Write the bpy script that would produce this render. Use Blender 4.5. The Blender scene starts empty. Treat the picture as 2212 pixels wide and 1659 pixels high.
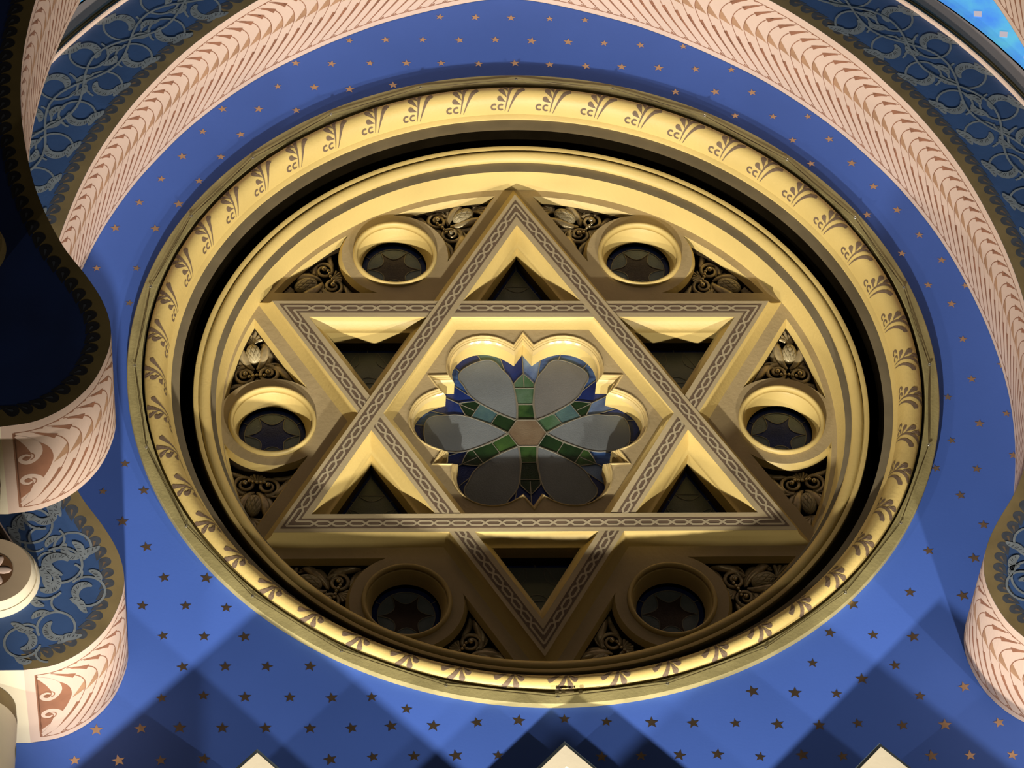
import bpy, bmesh, math, random
from math import sin, cos, pi, radians, hypot, atan2
from mathutils import Vector, Matrix
from mathutils.geometry import delaunay_2d_cdt
random.seed(7)
S = 1.5           # metres per design unit (circumradius of the star)
ZC = 13.0         # height of the window centre above the hall floor
COL = bpy.context.scene.collection
def W(x, y, z): return Vector((x*S, y*S, z*S+ZC))

# ------------------------------------------------------------------ materials
def mat(name, col, rough=.6, metal=0., var=.0, vscale=6., bump=0., bscale=40., col2=None, spec=.5, emit=None, estr=1., grain=None, coat=0.):
    m = bpy.data.materials.new(name); m.use_nodes = True
    nt = m.node_tree; b = nt.nodes['Principled BSDF']
    b.inputs['Roughness'].default_value = rough; b.inputs['Metallic'].default_value = metal
    b.inputs['Specular IOR Level'].default_value = spec
    if coat: b.inputs['Coat Weight'].default_value = coat; b.inputs['Coat Roughness'].default_value = .15
    tc = nt.nodes.new('ShaderNodeTexCoord')
    mp = nt.nodes.new('ShaderNodeMapping'); nt.links.new(tc.outputs['Object'], mp.inputs[0])
    if grain: mp.inputs['Scale'].default_value = grain
    c2 = col2 or tuple(c*(1-var) for c in col)
    n = nt.nodes.new('ShaderNodeTexNoise'); n.inputs['Scale'].default_value = vscale; n.inputs['Detail'].default_value = 5
    nt.links.new(mp.outputs[0], n.inputs['Vector'])
    cr = nt.nodes.new('ShaderNodeValToRGB'); cr.color_ramp.elements[0].position = .35; cr.color_ramp.elements[1].position = .65
    cr.color_ramp.elements[0].color = (*c2, 1); cr.color_ramp.elements[1].color = (*col, 1)
    nt.links.new(n.outputs['Fac'], cr.inputs[0]); nt.links.new(cr.outputs[0], b.inputs['Base Color'])
    if emit is not None:
        nt.links.new(cr.outputs[0], b.inputs['Emission Color']); b.inputs['Emission Strength'].default_value = estr
    if bump:
        n2 = nt.nodes.new('ShaderNodeTexNoise'); n2.inputs['Scale'].default_value = bscale; n2.inputs['Detail'].default_value = 3
        nt.links.new(mp.outputs[0], n2.inputs['Vector'])
        bp = nt.nodes.new('ShaderNodeBump'); bp.inputs['Strength'].default_value = bump; bp.inputs['Distance'].default_value = .01
        nt.links.new(n2.outputs['Fac'], bp.inputs['Height']); nt.links.new(bp.outputs[0], b.inputs['Normal'])
    return m
GOLD = mat('gold_plaster', (.74,.55,.195), .5, var=.10, vscale=3, bump=.12, bscale=60)
TAN = mat('tan_plaster', (.62,.50,.29), .6, var=.08, vscale=4, bump=.1, bscale=70)
OCHRE = mat('ochre_plaster', (.60,.46,.24), .6, var=.14, vscale=4, bump=.15, bscale=50)
OLIVE = mat('olive_rim_paint', (.46,.39,.17), .5, var=.22, vscale=7, bump=.15, bscale=60)
BROWN = mat('brown_stencil_paint', (.20,.135,.085), .7, var=.2, vscale=12)
DARKV = mat('cavity_shade', (.05,.033,.015), 1., var=.3, spec=.1)  # cavity shade put into a dark brown colour
RECESS = mat('shaded_recess_plaster', (.30,.24,.14), .8, var=.2)  # plaster darkened: shade on the recessed steps put into the colour
SLOT = mat('slot_shade', (.007,.005,.0025), 1., var=.3, spec=0.)  # near black colour stands for the unlit depth of the slot
BLUE = mat('blue_wall_paint', (.085,.190,.72), .75, var=.06, vscale=2, bump=.03, bscale=80, spec=.25)
STAR = mat('gold_leaf', (.62,.47,.33), .34, metal=.95, var=.15, vscale=30)
PINK = mat('pink_plaster', (.70,.52,.43), .7, var=.05, vscale=3, bump=.05)
FEATH = mat('feather_brown_paint', (.34,.15,.085), .7, var=.25, vscale=8)
FEATH2 = mat('feather_tan_paint', (.46,.26,.15), .7, var=.2, vscale=8)
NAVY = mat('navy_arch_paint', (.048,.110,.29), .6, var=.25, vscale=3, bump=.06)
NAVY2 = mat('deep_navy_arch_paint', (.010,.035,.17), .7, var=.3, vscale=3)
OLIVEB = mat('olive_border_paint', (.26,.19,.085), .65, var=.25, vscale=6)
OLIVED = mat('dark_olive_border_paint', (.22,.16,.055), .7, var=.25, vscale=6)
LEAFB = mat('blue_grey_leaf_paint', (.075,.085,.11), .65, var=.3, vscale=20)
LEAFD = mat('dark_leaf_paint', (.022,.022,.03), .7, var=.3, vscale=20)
SCROLL = mat('silver_scroll_paint', (.30,.34,.38), .5, metal=.15, var=.25, vscale=20)
HATCH = mat('hatch_paint', (.055,.06,.075), .7, var=.3, vscale=20)
BRONZE = mat('gilt_carving', (.74,.58,.31), .32, metal=.3, var=.45, vscale=14, bump=.2, bscale=50)
LEAD = mat('lead_came', (.30,.28,.22), .5, metal=.4, var=.2)
GREYM = mat('mauve_grey_plaster', (.74,.62,.60), .8, var=.08, vscale=3)
BLACK = mat('gap_shade', (.006,.006,.008), 1., spec=0.)  # black stands in for the shade in the recess gap
TEAL = mat('lit_teal_glass', (.10,.42,.62), .4, col2=(.06,.22,.72), vscale=5, emit=1, estr=1.0)
WOOD = mat('dark_brown_wood', (.16,.11,.045), .6, var=.3, vscale=4)
CREAM = mat('cream_plaster', (.84,.74,.55), .6, var=.05, vscale=4, bump=.06)
BLUEG = mat('blue_grey_edge_paint', (.20,.26,.30), .6, var=.2)
SLATE = mat('slate_leaf_paint', (.16,.18,.17), .7, var=.2)
WIRE = mat('dark_wire', (.10,.075,.03), .4, metal=.5)
STEEL = mat('steel', (.6,.58,.52), .25, metal=.9)
def glass(name, a, b, vs=9., rough=.3, grain=(1,1,1)):
    return mat(name, a, rough, col2=b, vscale=vs, bump=.16, bscale=150, spec=.35, grain=grain)
G_PETAL = glass('clear_grey_glass', (0.216,0.24,0.252), (0.168,0.186,0.198), 3, .35)
G_PETW = glass('warm_grey_glass', (0.198,0.192,0.18), (0.15,0.15,0.144), 3, .35)
G_DEEP = glass('deep_blue_glass', (0.013,0.039,0.208), (0.0065,0.0163,0.104), 5)
G_MID = glass('streaky_blue_glass', (0.075,0.165,0.4125), (0.015,0.045,0.1875), 9, grain=(1,1,4))
G_LITE = glass('pale_blue_glass', (0.195,0.285,0.465), (0.09,0.15,0.3375), 8)
G_TEAL = glass('teal_glass', (0.098,0.182,0.175), (0.056,0.119,0.14), 8)
G_GREEN = glass('mottled_green_glass', (0.0585,0.13,0.0292), (0.013,0.0455,0.013), 9)
G_DKGRN = glass('dark_green_glass', (0.016,0.048,0.012), (0.0064,0.024,0.008), 8)
G_PALEG = glass('pale_green_glass', (0.12,0.198,0.132), (0.06,0.132,0.06), 7)
G_AMBER = glass('amber_glass', (0.2232,0.1674,0.1054), (0.155,0.0992,0.0558), 6)
G_STARB = glass('brown_star_glass', (.085,.06,.045), (.05,.032,.025), 8)
G_STARN = glass('navy_star_glass', (0.0156,0.0325,0.182), (0.0104,0.0195,0.104), 8)
G_LENS = glass('grey_lens_glass', (0.23,0.2645,0.2645), (0.1495,0.184,0.1955), 6)
G_NAVY = glass('navy_border_glass', (.02,.045,.20), (.01,.02,.10), 6)
G_SMOKE = glass('smoke_glass', (.20,.21,.17), (.14,.16,.13), 5)

# ------------------------------------------------------------------ mesh builder
class MB:
    def __init__(s): s.v = []; s.f = []; s.m = []
    def add(s, vs, fs, mi=0):
        o = len(s.v); s.v += [Vector(p) for p in vs]
        for f in fs: s.f.append(tuple(o+i for i in f)); s.m.append(mi)
    def grid(s, rows, mi=0, close=False):
        n = len(rows[0]); vs = [p for r in rows for p in r]; fs = []
        for i in range(len(rows)-1):
            for j in range(n-1): fs.append((i*n+j, i*n+j+1, (i+1)*n+j+1, (i+1)*n+j))
            if close: fs.append((i*n+n-1, i*n, (i+1)*n, (i+1)*n+n-1))
        s.add(vs, fs, mi)
    def build(s, name, mats, parent=None, smooth=None, loc=None, recalc=True):
        me = bpy.data.meshes.new(name)
        base = Vector(loc) if loc is not None else (parent['_w'] and Vector(parent['_w']) if parent is not None and '_w' in parent.keys() else Vector((0,0,0)))
        me.from_pydata([v-base for v in s.v], [], s.f)
        if not isinstance(mats, (list, tuple)): mats = [mats]
        for m in mats: me.materials.append(m)
        me.polygons.foreach_set('material_index', s.m)
        if recalc:
            bm = bmesh.new(); bm.from_mesh(me); bmesh.ops.remove_doubles(bm, verts=bm.verts, dist=1e-5)
            bmesh.ops.recalc_face_normals(bm, faces=bm.faces); bm.to_mesh(me); bm.free()
        if smooth:
            me.polygons.foreach_set('use_smooth', [True]*len(me.polygons))
            me.set_sharp_from_angle(angle=radians(smooth))
        me.update()
        o = bpy.data.objects.new(name, me); COL.objects.link(o)
        if parent is not None:
            o.parent = parent; o['_w'] = list(base)
        else:
            o.location = base
        return o
def tag(o, label=None, cat=None, group=None, kind=None):
    if label: o['label'] = label
    if cat: o['category'] = cat
    if group: o['group'] = group
    if kind: o['kind'] = kind
    return o
def empty(name, p, label, cat, group=None):
    o = bpy.data.objects.new(name, None); COL.objects.link(o); o.location = p; o['_w'] = list(p)
    o.empty_display_size = .2
    return tag(o, label, cat, group, 'thing')

# ------------------------------------------------------------------ 2-D helpers
def pol(r, a, c=(0,0)): return (c[0]+r*cos(a), c[1]+r*sin(a))
def circ(r, n=96, c=(0,0), a0=0): return [pol(r, a0+2*pi*i/n, c) for i in range(n)]
def inside(p, loop):
    x, y = p; r = False; n = len(loop); j = n-1
    for i in range(n):
        xi, yi = loop[i]; xj, yj = loop[j]
        if (yi > y) != (yj > y) and x < (xj-xi)*(y-yi)/(yj-yi)+xi: r = not r
        j = i
    return r
def fill(mb, loops, y, mi=0, extra=None):
    vs = []; es = []
    for L in loops:
        o = len(vs); vs += [Vector(p) for p in L]; es += [(o+i, o+(i+1) % len(L)) for i in range(len(L))]
    if extra: vs += [Vector(p) for p in extra]
    ov, oe, of, *_ = delaunay_2d_cdt(vs, es, [], 0, 1e-7)
    fs = []
    for f in of:
        c = (sum(ov[i].x for i in f)/len(f), sum(ov[i].y for i in f)/len(f))
        if sum(inside(c, L) for L in loops) % 2 == 1: fs.append(tuple(f))
    mb.add([W(v.x, y, v.y) if not callable(y) else y(v.x, v.y) for v in ov], fs, mi)
def walls(mb, loop, prof, mi=0):
    """loop -> list of loops at depths; prof = list of (loop, y)"""
    rows = [[W(p[0], y, p[1]) for p in L] for L, y in prof]
    mb.grid(rows, mi, close=True)
def offset(loop, d, lim=4.):
    """mitred offset; d>0 moves to the left of travel"""
    n = len(loop); out = []
    for i in range(n):
        a, b, c = Vector(loop[i-1]), Vector(loop[i]), Vector(loop[(i+1) % n])
        e1 = (b-a); e2 = (c-b)
        if e1.length < 1e-9: e1 = e2
        if e2.length < 1e-9: e2 = e1
        e1.normalize(); e2.normalize()
        n1 = Vector((-e1.y, e1.x)); n2 = Vector((-e2.y, e2.x))
        m = n1+n2
        if m.length < 1e-6: m = n1
        m.normalize(); k = 1/max(m.dot(n1), 1/lim)
        q = b+m*d*k; out.append((q.x, q.y))
    return out
def stroke2(mb, pts, wd, surf, mi=0, cap=True):
    """ribbon of varying width in a 2-D parameter space, mapped by surf(u,v)->Vector"""
    n = len(pts); wf = wd if callable(wd) else (lambda t: wd)
    W_ = [wf(i/(n-1)) for i in range(n)]; nr = 2 if max(W_) < .007 else (3 if max(W_) < .012 else 5)
    rows = [[] for _ in range(nr)]
    for i in range(n):
        p = Vector(pts[i]); a = Vector(pts[max(i-1, 0)]); b = Vector(pts[min(i+1, n-1)])
        t = b-a
        if t.length < 1e-9: t = Vector((1, 0))
        t.normalize(); nn = Vector((-t.y, t.x))
        for r in range(nr): rows[r].append(surf(*(p+nn*W_[i]*(.5-r/(nr-1)))))
    mb.grid(rows, mi)
def poly2(mb, pts, surf, mi=0):
    c = Vector((sum(p[0] for p in pts)/len(pts), sum(p[1] for p in pts)/len(pts))); P = []
    for i in range(len(pts)):
        a = Vector(pts[i]); b = Vector(pts[(i+1) % len(pts)]); k = max(1, int((b-a).length/.013))
        P += [a.lerp(b, q/k) for q in range(k)]
    ext = max((p-c).length for p in P); lv = 1 if ext < .009 else (2 if ext < .02 else 4)
    rows = [[surf(*c.lerp(p, (q+1)/lv)) for p in P] for q in range(lv)]; n = len(P)
    mb.add([surf(*c)]+rows[0], [(0, 1+i, 1+(i+1) % n) for i in range(n)], mi)
    if lv > 1: mb.grid(rows, mi, close=True)
def bez(p, n=10):
    out = []
    for i in range(n+1):
        t = i/n; q = [Vector(a) for a in p]
        while len(q) > 1: q = [q[k].lerp(q[k+1], t) for k in range(len(q)-1)]
        out.append(tuple(q[0]))
    return out
def arc(c, r, a0, a1, n=16, ry=None):
    ry = ry or r
    return [(c[0]+r*cos(radians(a0+(a1-a0)*i/n)), c[1]+ry*sin(radians(a0+(a1-a0)*i/n))) for i in range(n+1)]
def drop(mb, tip, head, w, surf, mi):
    """tear drop, pointed at tip and round at head"""
    tip = Vector(tip); head = Vector(head); d = (head-tip); L = d.length; d.normalize(); nn = Vector((-d.y, d.x))
    pts = []
    for i in range(15):
        a = -110+220*i/14
        pts.append(tuple(head+d*(cos(radians(a))*w*.5)+nn*(sin(radians(a))*w*.5)))
    pts.append(tuple(tip))
    poly2(mb, pts, surf, mi)
def revolve(mb, prof, c=(0, 0), n=240, mi=0, a0=0., a1=2*pi, fn=None):
    full = abs(a1-a0-2*pi) < 1e-6; k = n if full else n+1
    rows = []
    for r, y in prof:
        rows.append([W(c[0]+r*cos(a0+(a1-a0)*i/n), y, c[1]+r*sin(a0+(a1-a0)*i/n)) for i in range(k)])
    mb.grid(rows, mi, close=full)
def tube(mb, pts, rad, n=8, mi=0, flat=1., caps=True):
    """swept tube in world space with rad (float or fn)"""
    rf = rad if callable(rad) else (lambda t: rad)
    P = [Vector(p) for p in pts]; m = len(P); rows = []
    for i in range(m):
        t = (P[min(i+1, m-1)]-P[max(i-1, 0)])
        if t.length < 1e-9: t = Vector((0, 0, 1))
        t.normalize(); side = t.cross(Vector((0, 1, 0)))
        if side.length < 1e-4: side = Vector((1, 0, 0))
        side.normalize(); up = side.cross(t); r = rf(i/(m-1))
        rows.append([P[i]+side*cos(2*pi*k/n)*r+up*sin(2*pi*k/n)*r*flat for k in range(n)])
    mb.grid(rows, mi, close=True)
    if caps:
        for row, q in ((rows[0], P[0]), (rows[-1], P[-1])):
            mb.add([q]+row, [(0, 1+k, 1+(k+1) % n) for k in range(n)], mi)
def ball(mb, c, rx, ry=None, rz=None, nu=16, nv=10, mi=0, M=None):
    ry = ry or rx; rz = rz or rx; rows = []; c = Vector(c)
    for i in range(nv+1):
        a = -pi/2+pi*i/nv
        row = []
        for k in range(nu):
            b = 2*pi*k/nu; p = Vector((rx*cos(a)*cos(b), ry*cos(a)*sin(b), rz*sin(a)))
            if M: p = M @ p
            row.append(c+p)
        rows.append(row)
    mb.grid(rows, mi, close=True)
def box(mb, x0, x1, y0, y1, z0, z1, mi=0):
    v = [W(x, y, z) for x in (x0, x1) for y in (y0, y1) for z in (z0, z1)]
    mb.add(v, [(0,1,3,2),(4,6,7,5),(0,4,5,1),(2,3,7,6),(0,2,6,4),(1,5,7,3)], mi)

CC = (.008, .017)      # centre of the round mouldings
YW = -.215             # wall plane
# ------------------------------------------------------------------ arch curve (horseshoe arch with cusped feet)
HALF = [(0,1.835),(.10,1.822),(.22,1.79),(.36,1.742),(.50,1.685),(.70,1.575),(.90,1.437),(1.05,1.305),(1.19,1.152),(1.30,1.00),(1.39,.855),(1.48,.67),(1.545,.49),(1.60,.28),(1.632,.10),(1.648,-.08),(1.645,-.25),(1.628,-.40),(1.597,-.56),(1.553,-.70),(1.495,-.83),(1.43,-.935),(1.385,-1.02),(1.36,-1.095),(1.352,-1.165),(1.362,-1.235),(1.392,-1.32),(1.435,-1.385),(1.49,-1.437),(1.56,-1.475),(1.648,-1.492)]
def catmull(P, sub):
    out = []
    for i in range(len(P)-1):
        p0 = Vector(P[i-1]) if i else Vector(P[0])*2-Vector(P[1]); p1 = Vector(P[i]); p2 = Vector(P[i+1])
        p3 = Vector(P[i+2]) if i+2 < len(P) else p2*2-p1
        for k in range(sub):
            t = k/sub
            out.append(.5*((2*p1)+(p2-p0)*t+(2*p0-5*p1+4*p2-p3)*t*t+(3*p1-p0-3*p2+p3)*t**3))
    out.append(Vector(P[-1])); return out
_h = catmull(HALF, 8)
_h[0] = Vector((0, 1.835))
ARC = [(-p.x-.004, p.y) for p in reversed(_h[1:])]+[(p.x-.004, p.y) for p in _h]     # from left foot over the top to right foot
CUM = [0.]
for i in range(1, len(ARC)): CUM.append(CUM[-1]+hypot(ARC[i][0]-ARC[i-1][0], ARC[i][1]-ARC[i-1][1]))
LEN = CUM[-1]
import bisect
def arcp(s):
    s = min(max(s, 0), LEN-1e-9); i = min(bisect.bisect_right(CUM, s)-1, len(ARC)-2)
    t = (s-CUM[i])/(CUM[i+1]-CUM[i]); a, b = Vector(ARC[i]), Vector(ARC[i+1]); return a.lerp(b, t)
def arcn(s):
    e = .012; d = (arcp(s+e)-arcp(s-e)).normalized(); return Vector((-d.y, d.x))   # outward
def soffit_map(y0, y1, lift=.0004):
    def f(s, v):
        p = arcp(s)-arcn(s)*lift
        return W(p.x, y0+(y1-y0)*v, p.y)
    return f
def feather(mb, half, y0, y1):
    """painted feather courses on a soffit, mirrored about the crown"""
    M = soffit_map(y0, y1); M_ = soffit_map(y0, y1, .0008); D = y1-y0
    def X(s, q): return M(s, q/D) if half < 0 else M(LEN-s, q/D)
    def X2(s, q): return M_(s, q/D) if half < 0 else M_(LEN-s, q/D)
    per = .0515; smax = LEN/2-.01; B = .115; s0 = .035
    def b(v):                      # how far a feather line bulges towards the crown
        if v < .47: t = (v-.1)/.37; return B*(1-(1-t)**2.3)
        t = (v-.47)/.46; return B*(1-t**1.75)-.035*t
    def line(sk, a0, a1, m=14, ds=0., dq=0.): return [(sk+b(a0+(a1-a0)*i/m)+ds, (a0+(a1-a0)*i/m)*D+dq) for i in range(m+1) if s0+.002 < sk+b(a0+(a1-a0)*i/m) < smax]
    n = int((smax-s0)/per)
    for k in range(0, n+1):
        sk = s0+.045+k*per
        L = line(sk, .1, .93, 22)
        if len(L) > 3: stroke2(mb, L, .0032, X, 1)
        L = line(sk, .115, .235, 8, .002, .006)
        if len(L) > 3: stroke2(mb, L, lambda t: .002+.0165*t, X, 1)
        L = line(sk, .62, .89, 10, -.004)
        if len(L) > 3: stroke2(mb, L, lambda t: .0145*(1-t)+.001, X, 1)
        c = sk+b(.44)
        if s0 < c-.05 and c < smax: poly2(mb, [(sk+b(.39), .39*D), (sk+b(.44), .44*D), (sk+b(.50), .50*D), (sk+b(.50)-.049, .525*D)], X, 2)
        t = sk+.02
        if s0 < t < smax: stroke2(mb, [(t, .090*D), (t+.018, .098*D)], lambda q: .006*q+.001, X, 1); stroke2(mb, [(t, .930*D), (t+.018, .918*D)], lambda q: .006*q+.001, X, 1)
    S1 = [s0+(smax-s0)*i/260 for i in range(261)]
    stroke2(mb, [(s, .088*D) for s in S1], .0036, X, 1); stroke2(mb, [(s, .937*D) for s in S1], .0036, X, 1)
    stroke2(mb, [(s0, (.088+.849*i/10)*D) for i in range(11)], .0085, X, 1)
    # foot: brown ground with a facing pair of cream volutes
    sk = s0+.045-per; m = 30
    mb.grid([[X(s0+(max(s0, sk+b(.10+.82*i/m))-s0)*r/14, (.10+.82*i/m)*D) for i in range(m+1)] for r in range(15)], 1)
    for sg in (1, -1):
        def Q(s, q, sg=sg): return X2(s0+s, (.205+sg*(q-.205)))
        K = [(.004,.050,.010),(.030,.072,.028),(.052,.104,.038),(.060,.138,.034),(.050,.163,.024),(.030,.174,.017),(.013,.163,.013),(.014,.147,.011),(.029,.140,.009),(.040,.147,.005)]
        P = catmull([(a_, b_) for a_, b_, c_ in K], 4); wl = [c_ for a_, b_, c_ in K]
        stroke2(mb, P, lambda t: wl[min(int(t*9), 8)]*(1-(t*9-min(int(t*9), 8)))+wl[min(int(t*9), 8)+1]*(t*9-min(int(t*9), 8)), Q, 0)
        stroke2(mb, bez([(.020,.132),(.052,.124),(.062,.158),(.040,.163)], 12), .0040, lambda a_, b_: soffit_map(y0, y1, .0012)(s0+a_ if half < 0 else LEN-s0-a_, (.205+sg*(b_-.205))/D), 1)
        P = arc((.029, .157), .0070, 0, 360, 14); poly2(mb, P[:-1], lambda a_, b_: soffit_map(y0, y1, .0012)(s0+a_ if half < 0 else LEN-s0-a_, (.205+sg*(b_-.205))/D), 1)

# ------------------------------------------------------------------ back wall
wall = MB()
R_OPEN = 1.365
fill(wall, [[(-3.4,-3.0),(3.4,-3.0),(3.4,3.2),(-3.4,3.2)], circ(R_OPEN, 160, CC)], YW)
fill(wall, [[(-3.4,-3.0),(3.4,-3.0),(3.4,3.2),(-3.4,3.2)], circ(R_OPEN, 160, CC)], YW+.35)
revolve(wall, [(R_OPEN, YW), (R_OPEN, YW+.35)], CC, 160)
STARS = [(-0.261,1.734),(-0.127,1.733),(0.007,1.731),(0.152,1.728),(0.286,1.722),(-0.602,1.606),(-0.467,1.612),(-0.329,1.613),(-0.192,1.612),(-0.057,1.616),(0.078,1.61),(0.215,1.606),(0.35,1.6),(0.487,1.591),(0.647,1.585),(-0.802,1.487),(-0.67,1.485),(-0.528,1.489),(-0.393,1.49),(-0.264,1.491),(-0.125,1.489),(0.01,1.493),(0.139,1.487),(0.275,1.48),(0.408,1.477),(0.546,1.473),(0.683,1.467),(0.818,1.465),(-0.869,1.367),(-0.735,1.363),(-0.606,1.355),(-0.445,1.377),(0.599,1.349),(0.747,1.35),(0.885,1.348),(1.02,1.347),(-1.07,1.251),(-0.939,1.252),(-0.802,1.246),(0.811,1.229),(0.951,1.225),(1.081,1.226),(-1.141,1.137),(-1.004,1.124),(1.012,1.106),(1.149,1.112),(-1.213,1.015),(-1.075,1.013),(1.068,0.989),(1.218,0.992),(-1.287,0.904),(-1.152,0.895),(1.285,0.877),(1.39,0.903),(-1.362,0.79),(-1.223,0.783),(1.246,0.739),(1.358,0.762),(-1.444,0.668),(-1.303,0.666),(1.424,0.642),(-1.504,0.479),(-1.365,0.479),(1.35,0.553),(1.489,0.522),(-1.387,0.319),(1.426,0.404),(1.559,0.402),(1.498,0.316),(1.621,0.275),(1.517,0.154),(1.639,0.04),(1.524,-0.027),(1.625,-0.181),(1.43,-0.107),(1.525,-0.224),(1.418,-0.298),(1.623,-0.363),(1.489,-0.421),(1.349,-0.418),(1.418,-0.533),(1.48,-0.658),(1.28,-0.765),(1.43,-0.796),(1.197,-0.934),(1.371,-0.949),(1.001,-0.981),(1.186,-1.112),(1.055,-1.104),(0.914,-1.094),(0.844,-1.213),(1.113,-1.225),(0.998,-1.276),(0.639,-1.321),(0.775,-1.328),(0.909,-1.333),(1.179,-1.344),(1.328,-1.31),(0.305,-1.437),(0.437,-1.44),(0.572,-1.443),(0.708,-1.448),(0.841,-1.453),(0.966,-1.447),(1.109,-1.456),(1.246,-1.455),(1.422,-1.448),(0.505,-1.559),(0.64,-1.57),(0.775,-1.564),(0.903,-1.571),(1.189,-1.572),(1.312,-1.572),(1.448,-1.572),(-1.32,-0.5),(-1.307,-0.733),(-1.247,-0.857),(-1.11,-0.86),(-1.315,-0.969),(-1.176,-0.97),(-1.045,-0.979),(-1.247,-1.088),(-1.115,-1.091),(-0.986,-1.094),(-1.182,-1.209),(-1.047,-1.209),(-0.915,-1.21),(-0.777,-1.211),(-1.247,-1.328),(-1.115,-1.32),(-0.984,-1.327),(-0.842,-1.33),(-0.709,-1.333),(-0.582,-1.331),(-0.473,-1.378),(-1.449,-1.446),(-1.311,-1.442),(-1.189,-1.44),(-1.055,-1.443),(-0.919,-1.445),(-0.779,-1.448),(-0.648,-1.448),(-0.523,-1.442),(-0.39,-1.442),(-0.252,-1.431),(-0.119,-1.425),(0.028,-1.421),(0.161,-1.433),(-1.513,-1.559),(-1.377,-1.561),(-1.246,-1.562),(-1.112,-1.558),(-0.717,-1.565),(-0.583,-1.557),(-0.454,-1.556),(-0.323,-1.555),(-0.19,-1.555),(0.137,-1.564),(0.262,-1.562),(0.384,-1.561),(-1.385,-0.387),(-1.455,-0.503),(-1.387,-0.628)]
for x, z in STARS:
    r = (.0175 if z > -.6 else .021)*random.uniform(.88, 1.12); a0 = pi/2+random.uniform(-.25, .25)
    pts = [(x+(r if k % 2 == 0 else r*.42)*cos(a0+k*pi/5), z+(r if k % 2 == 0 else r*.42)*sin(a0+k*pi/5)*1.0) for k in range(10)]
    poly2(wall, pts, lambda u, v: W(u, YW-.0008, v), 1)
w = wall.build('wall_back', [BLUE, STAR], recalc=False)
tag(w, 'deep blue wall scattered with small gold stars around the round window', kind='structure')
# masonry closing the cavity behind the tracery, shade put into its dark colour
bk = MB(); fill(bk, [circ(1.5, 64, CC)], .19); revolve(bk, [(1.5, .19), (1.5, .24)], CC, 64)
tag(bk.build('wall_cavity', DARKV), kind='structure')

# ------------------------------------------------------------------ moulded outer ring
ring = empty('window_ring', W(CC[0], YW, CC[1]-1.39), 'huge gold ring frame stencilled with brown palmettes, fixed on the starry blue wall', 'window frame')
m = MB(); revolve(m, [(1.346,-.19),(1.346,-.2345),(1.348,-.2365),(1.3925,-.2365),(1.395,-.2345),(1.395,-.214)], CC, 300)
rim = m.build('rim', OLIVE, ring, smooth=35); tag(rim, 'flat olive outer rim')
TPROF = [(1.337,-.185),(1.337,-.218),(1.334,-.232),(1.326,-.2415),(1.314,-.246),(1.302,-.2455),(1.290,-.2395),(1.279,-.228),(1.271,-.212),(1.2655,-.195),(1.262,-.178),(1.2605,-.168)]
def splen(P):
    c = [0]
    for i in range(1, len(P)): c.append(c[-1]+hypot(P[i][0]-P[i-1][0], P[i][1]-P[i-1][1]))
    return c
TC = splen(TPROF)
def tmap(u, wv):
    """u: distance along the ring, wv: 0 inner .. 1 outer edge of the painted roll"""
    d = TC[1]+(TC[-1]-TC[1])*(1-wv); d = min(max(d, 0), TC[-1]-1e-6); i = min(bisect.bisect_right(TC, d)-1, len(TC)-2); t = (d-TC[i])/(TC[i+1]-TC[i])
    r = TPROF[i][0]*(1-t)+TPROF[i+1][0]*t; y = TPROF[i][1]*(1-t)+TPROF[i+1][1]*t
    nr = -(TPROF[i+1][1]-TPROF[i][1]); ny = (TPROF[i+1][0]-TPROF[i][0]); L = hypot(nr, ny)
    r -= abs(nr)/L*.0012*(1 if d > TC[4] else -1); y += -abs(ny)/L*.0014
    return r, y
def palmette(mb, th):
    LB = TC[-1]-TC[1]
    def M(u, q):
        r, y = tmap(u, q/LB); a = th-u/1.30
        return W(CC[0]+r*cos(a), y, CC[1]+r*sin(a))
    k = LB
    stroke2(mb, bez([(.0105,.08*k),(.022,.36*k),(.040,.66*k),(.071,.72*k)], 18), lambda t: .0020+.0160*t**1.1*(1 if t < .96 else .7), M)
    stroke2(mb, bez([(-.001,.10*k),(.005,.42*k),(.014,.76*k),(.043,.92*k)], 18), lambda t: .0020+.0150*t**1.1*(1 if t < .96 else .7), M)
    drop(mb, (.0095,.63*k), (.0005,.84*k), .0195, M, 0)
    drop(mb, (.0050,.48*k), (-.0145,.68*k), .0205, M, 0)
    drop(mb, (.0010,.37*k), (-.0220,.46*k), .0190, M, 0)
    def cc(c):
        A = []; B = []
        for i in range(14):
            a = radians(48+20.3*i); w = .0036*(1 if 0 < i < 13 else .6)
            A.append(M(c[0]+(.0105+w)*cos(a), c[1]+(.0105+w)*sin(a))); B.append(M(c[0]+(.0105-w)*cos(a), c[1]+(.0105-w)*sin(a)))
        mb.grid([A, B], 0)
    cc((-.0165, .225*k)); cc((-.0425, .235*k))
m = MB(); revolve(m, TPROF, CC, 300)
roll = m.build('painted_roll', GOLD, ring, smooth=60); tag(roll, 'rounded gold moulding with brown half palmettes')
for k in range(48):
    m = MB(); palmette(m, radians(91.9-7.5*k))
    # painted pattern belongs to the roll's own mesh: merged below
    if k == 0: allp = m
    else:
        o = len(allp.v); allp.v += m.v; allp.f += [tuple(o+i for i in f) for f in m.f]; allp.m += m.m
me0 = roll.data; me0.materials.append(BROWN)
bm = bmesh.new(); bm.from_mesh(me0); base = Vector(roll['_w'])
vv0 = [bm.verts.new(v-base) for v in allp.v]
for f in allp.f:
    try: nf = bm.faces.new([vv0[i] for i in f]); nf.material_index = 1
    except ValueError: pass
bm.to_mesh(me0); bm.free()
m = MB(); revolve(m, [(1.2605,-.168),(1.2575,-.1665),(1.2475,-.157),(1.2465,-.153),(1.252,-.148),(1.275,-.146),(1.278,-.127)], CC, 300)
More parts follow.
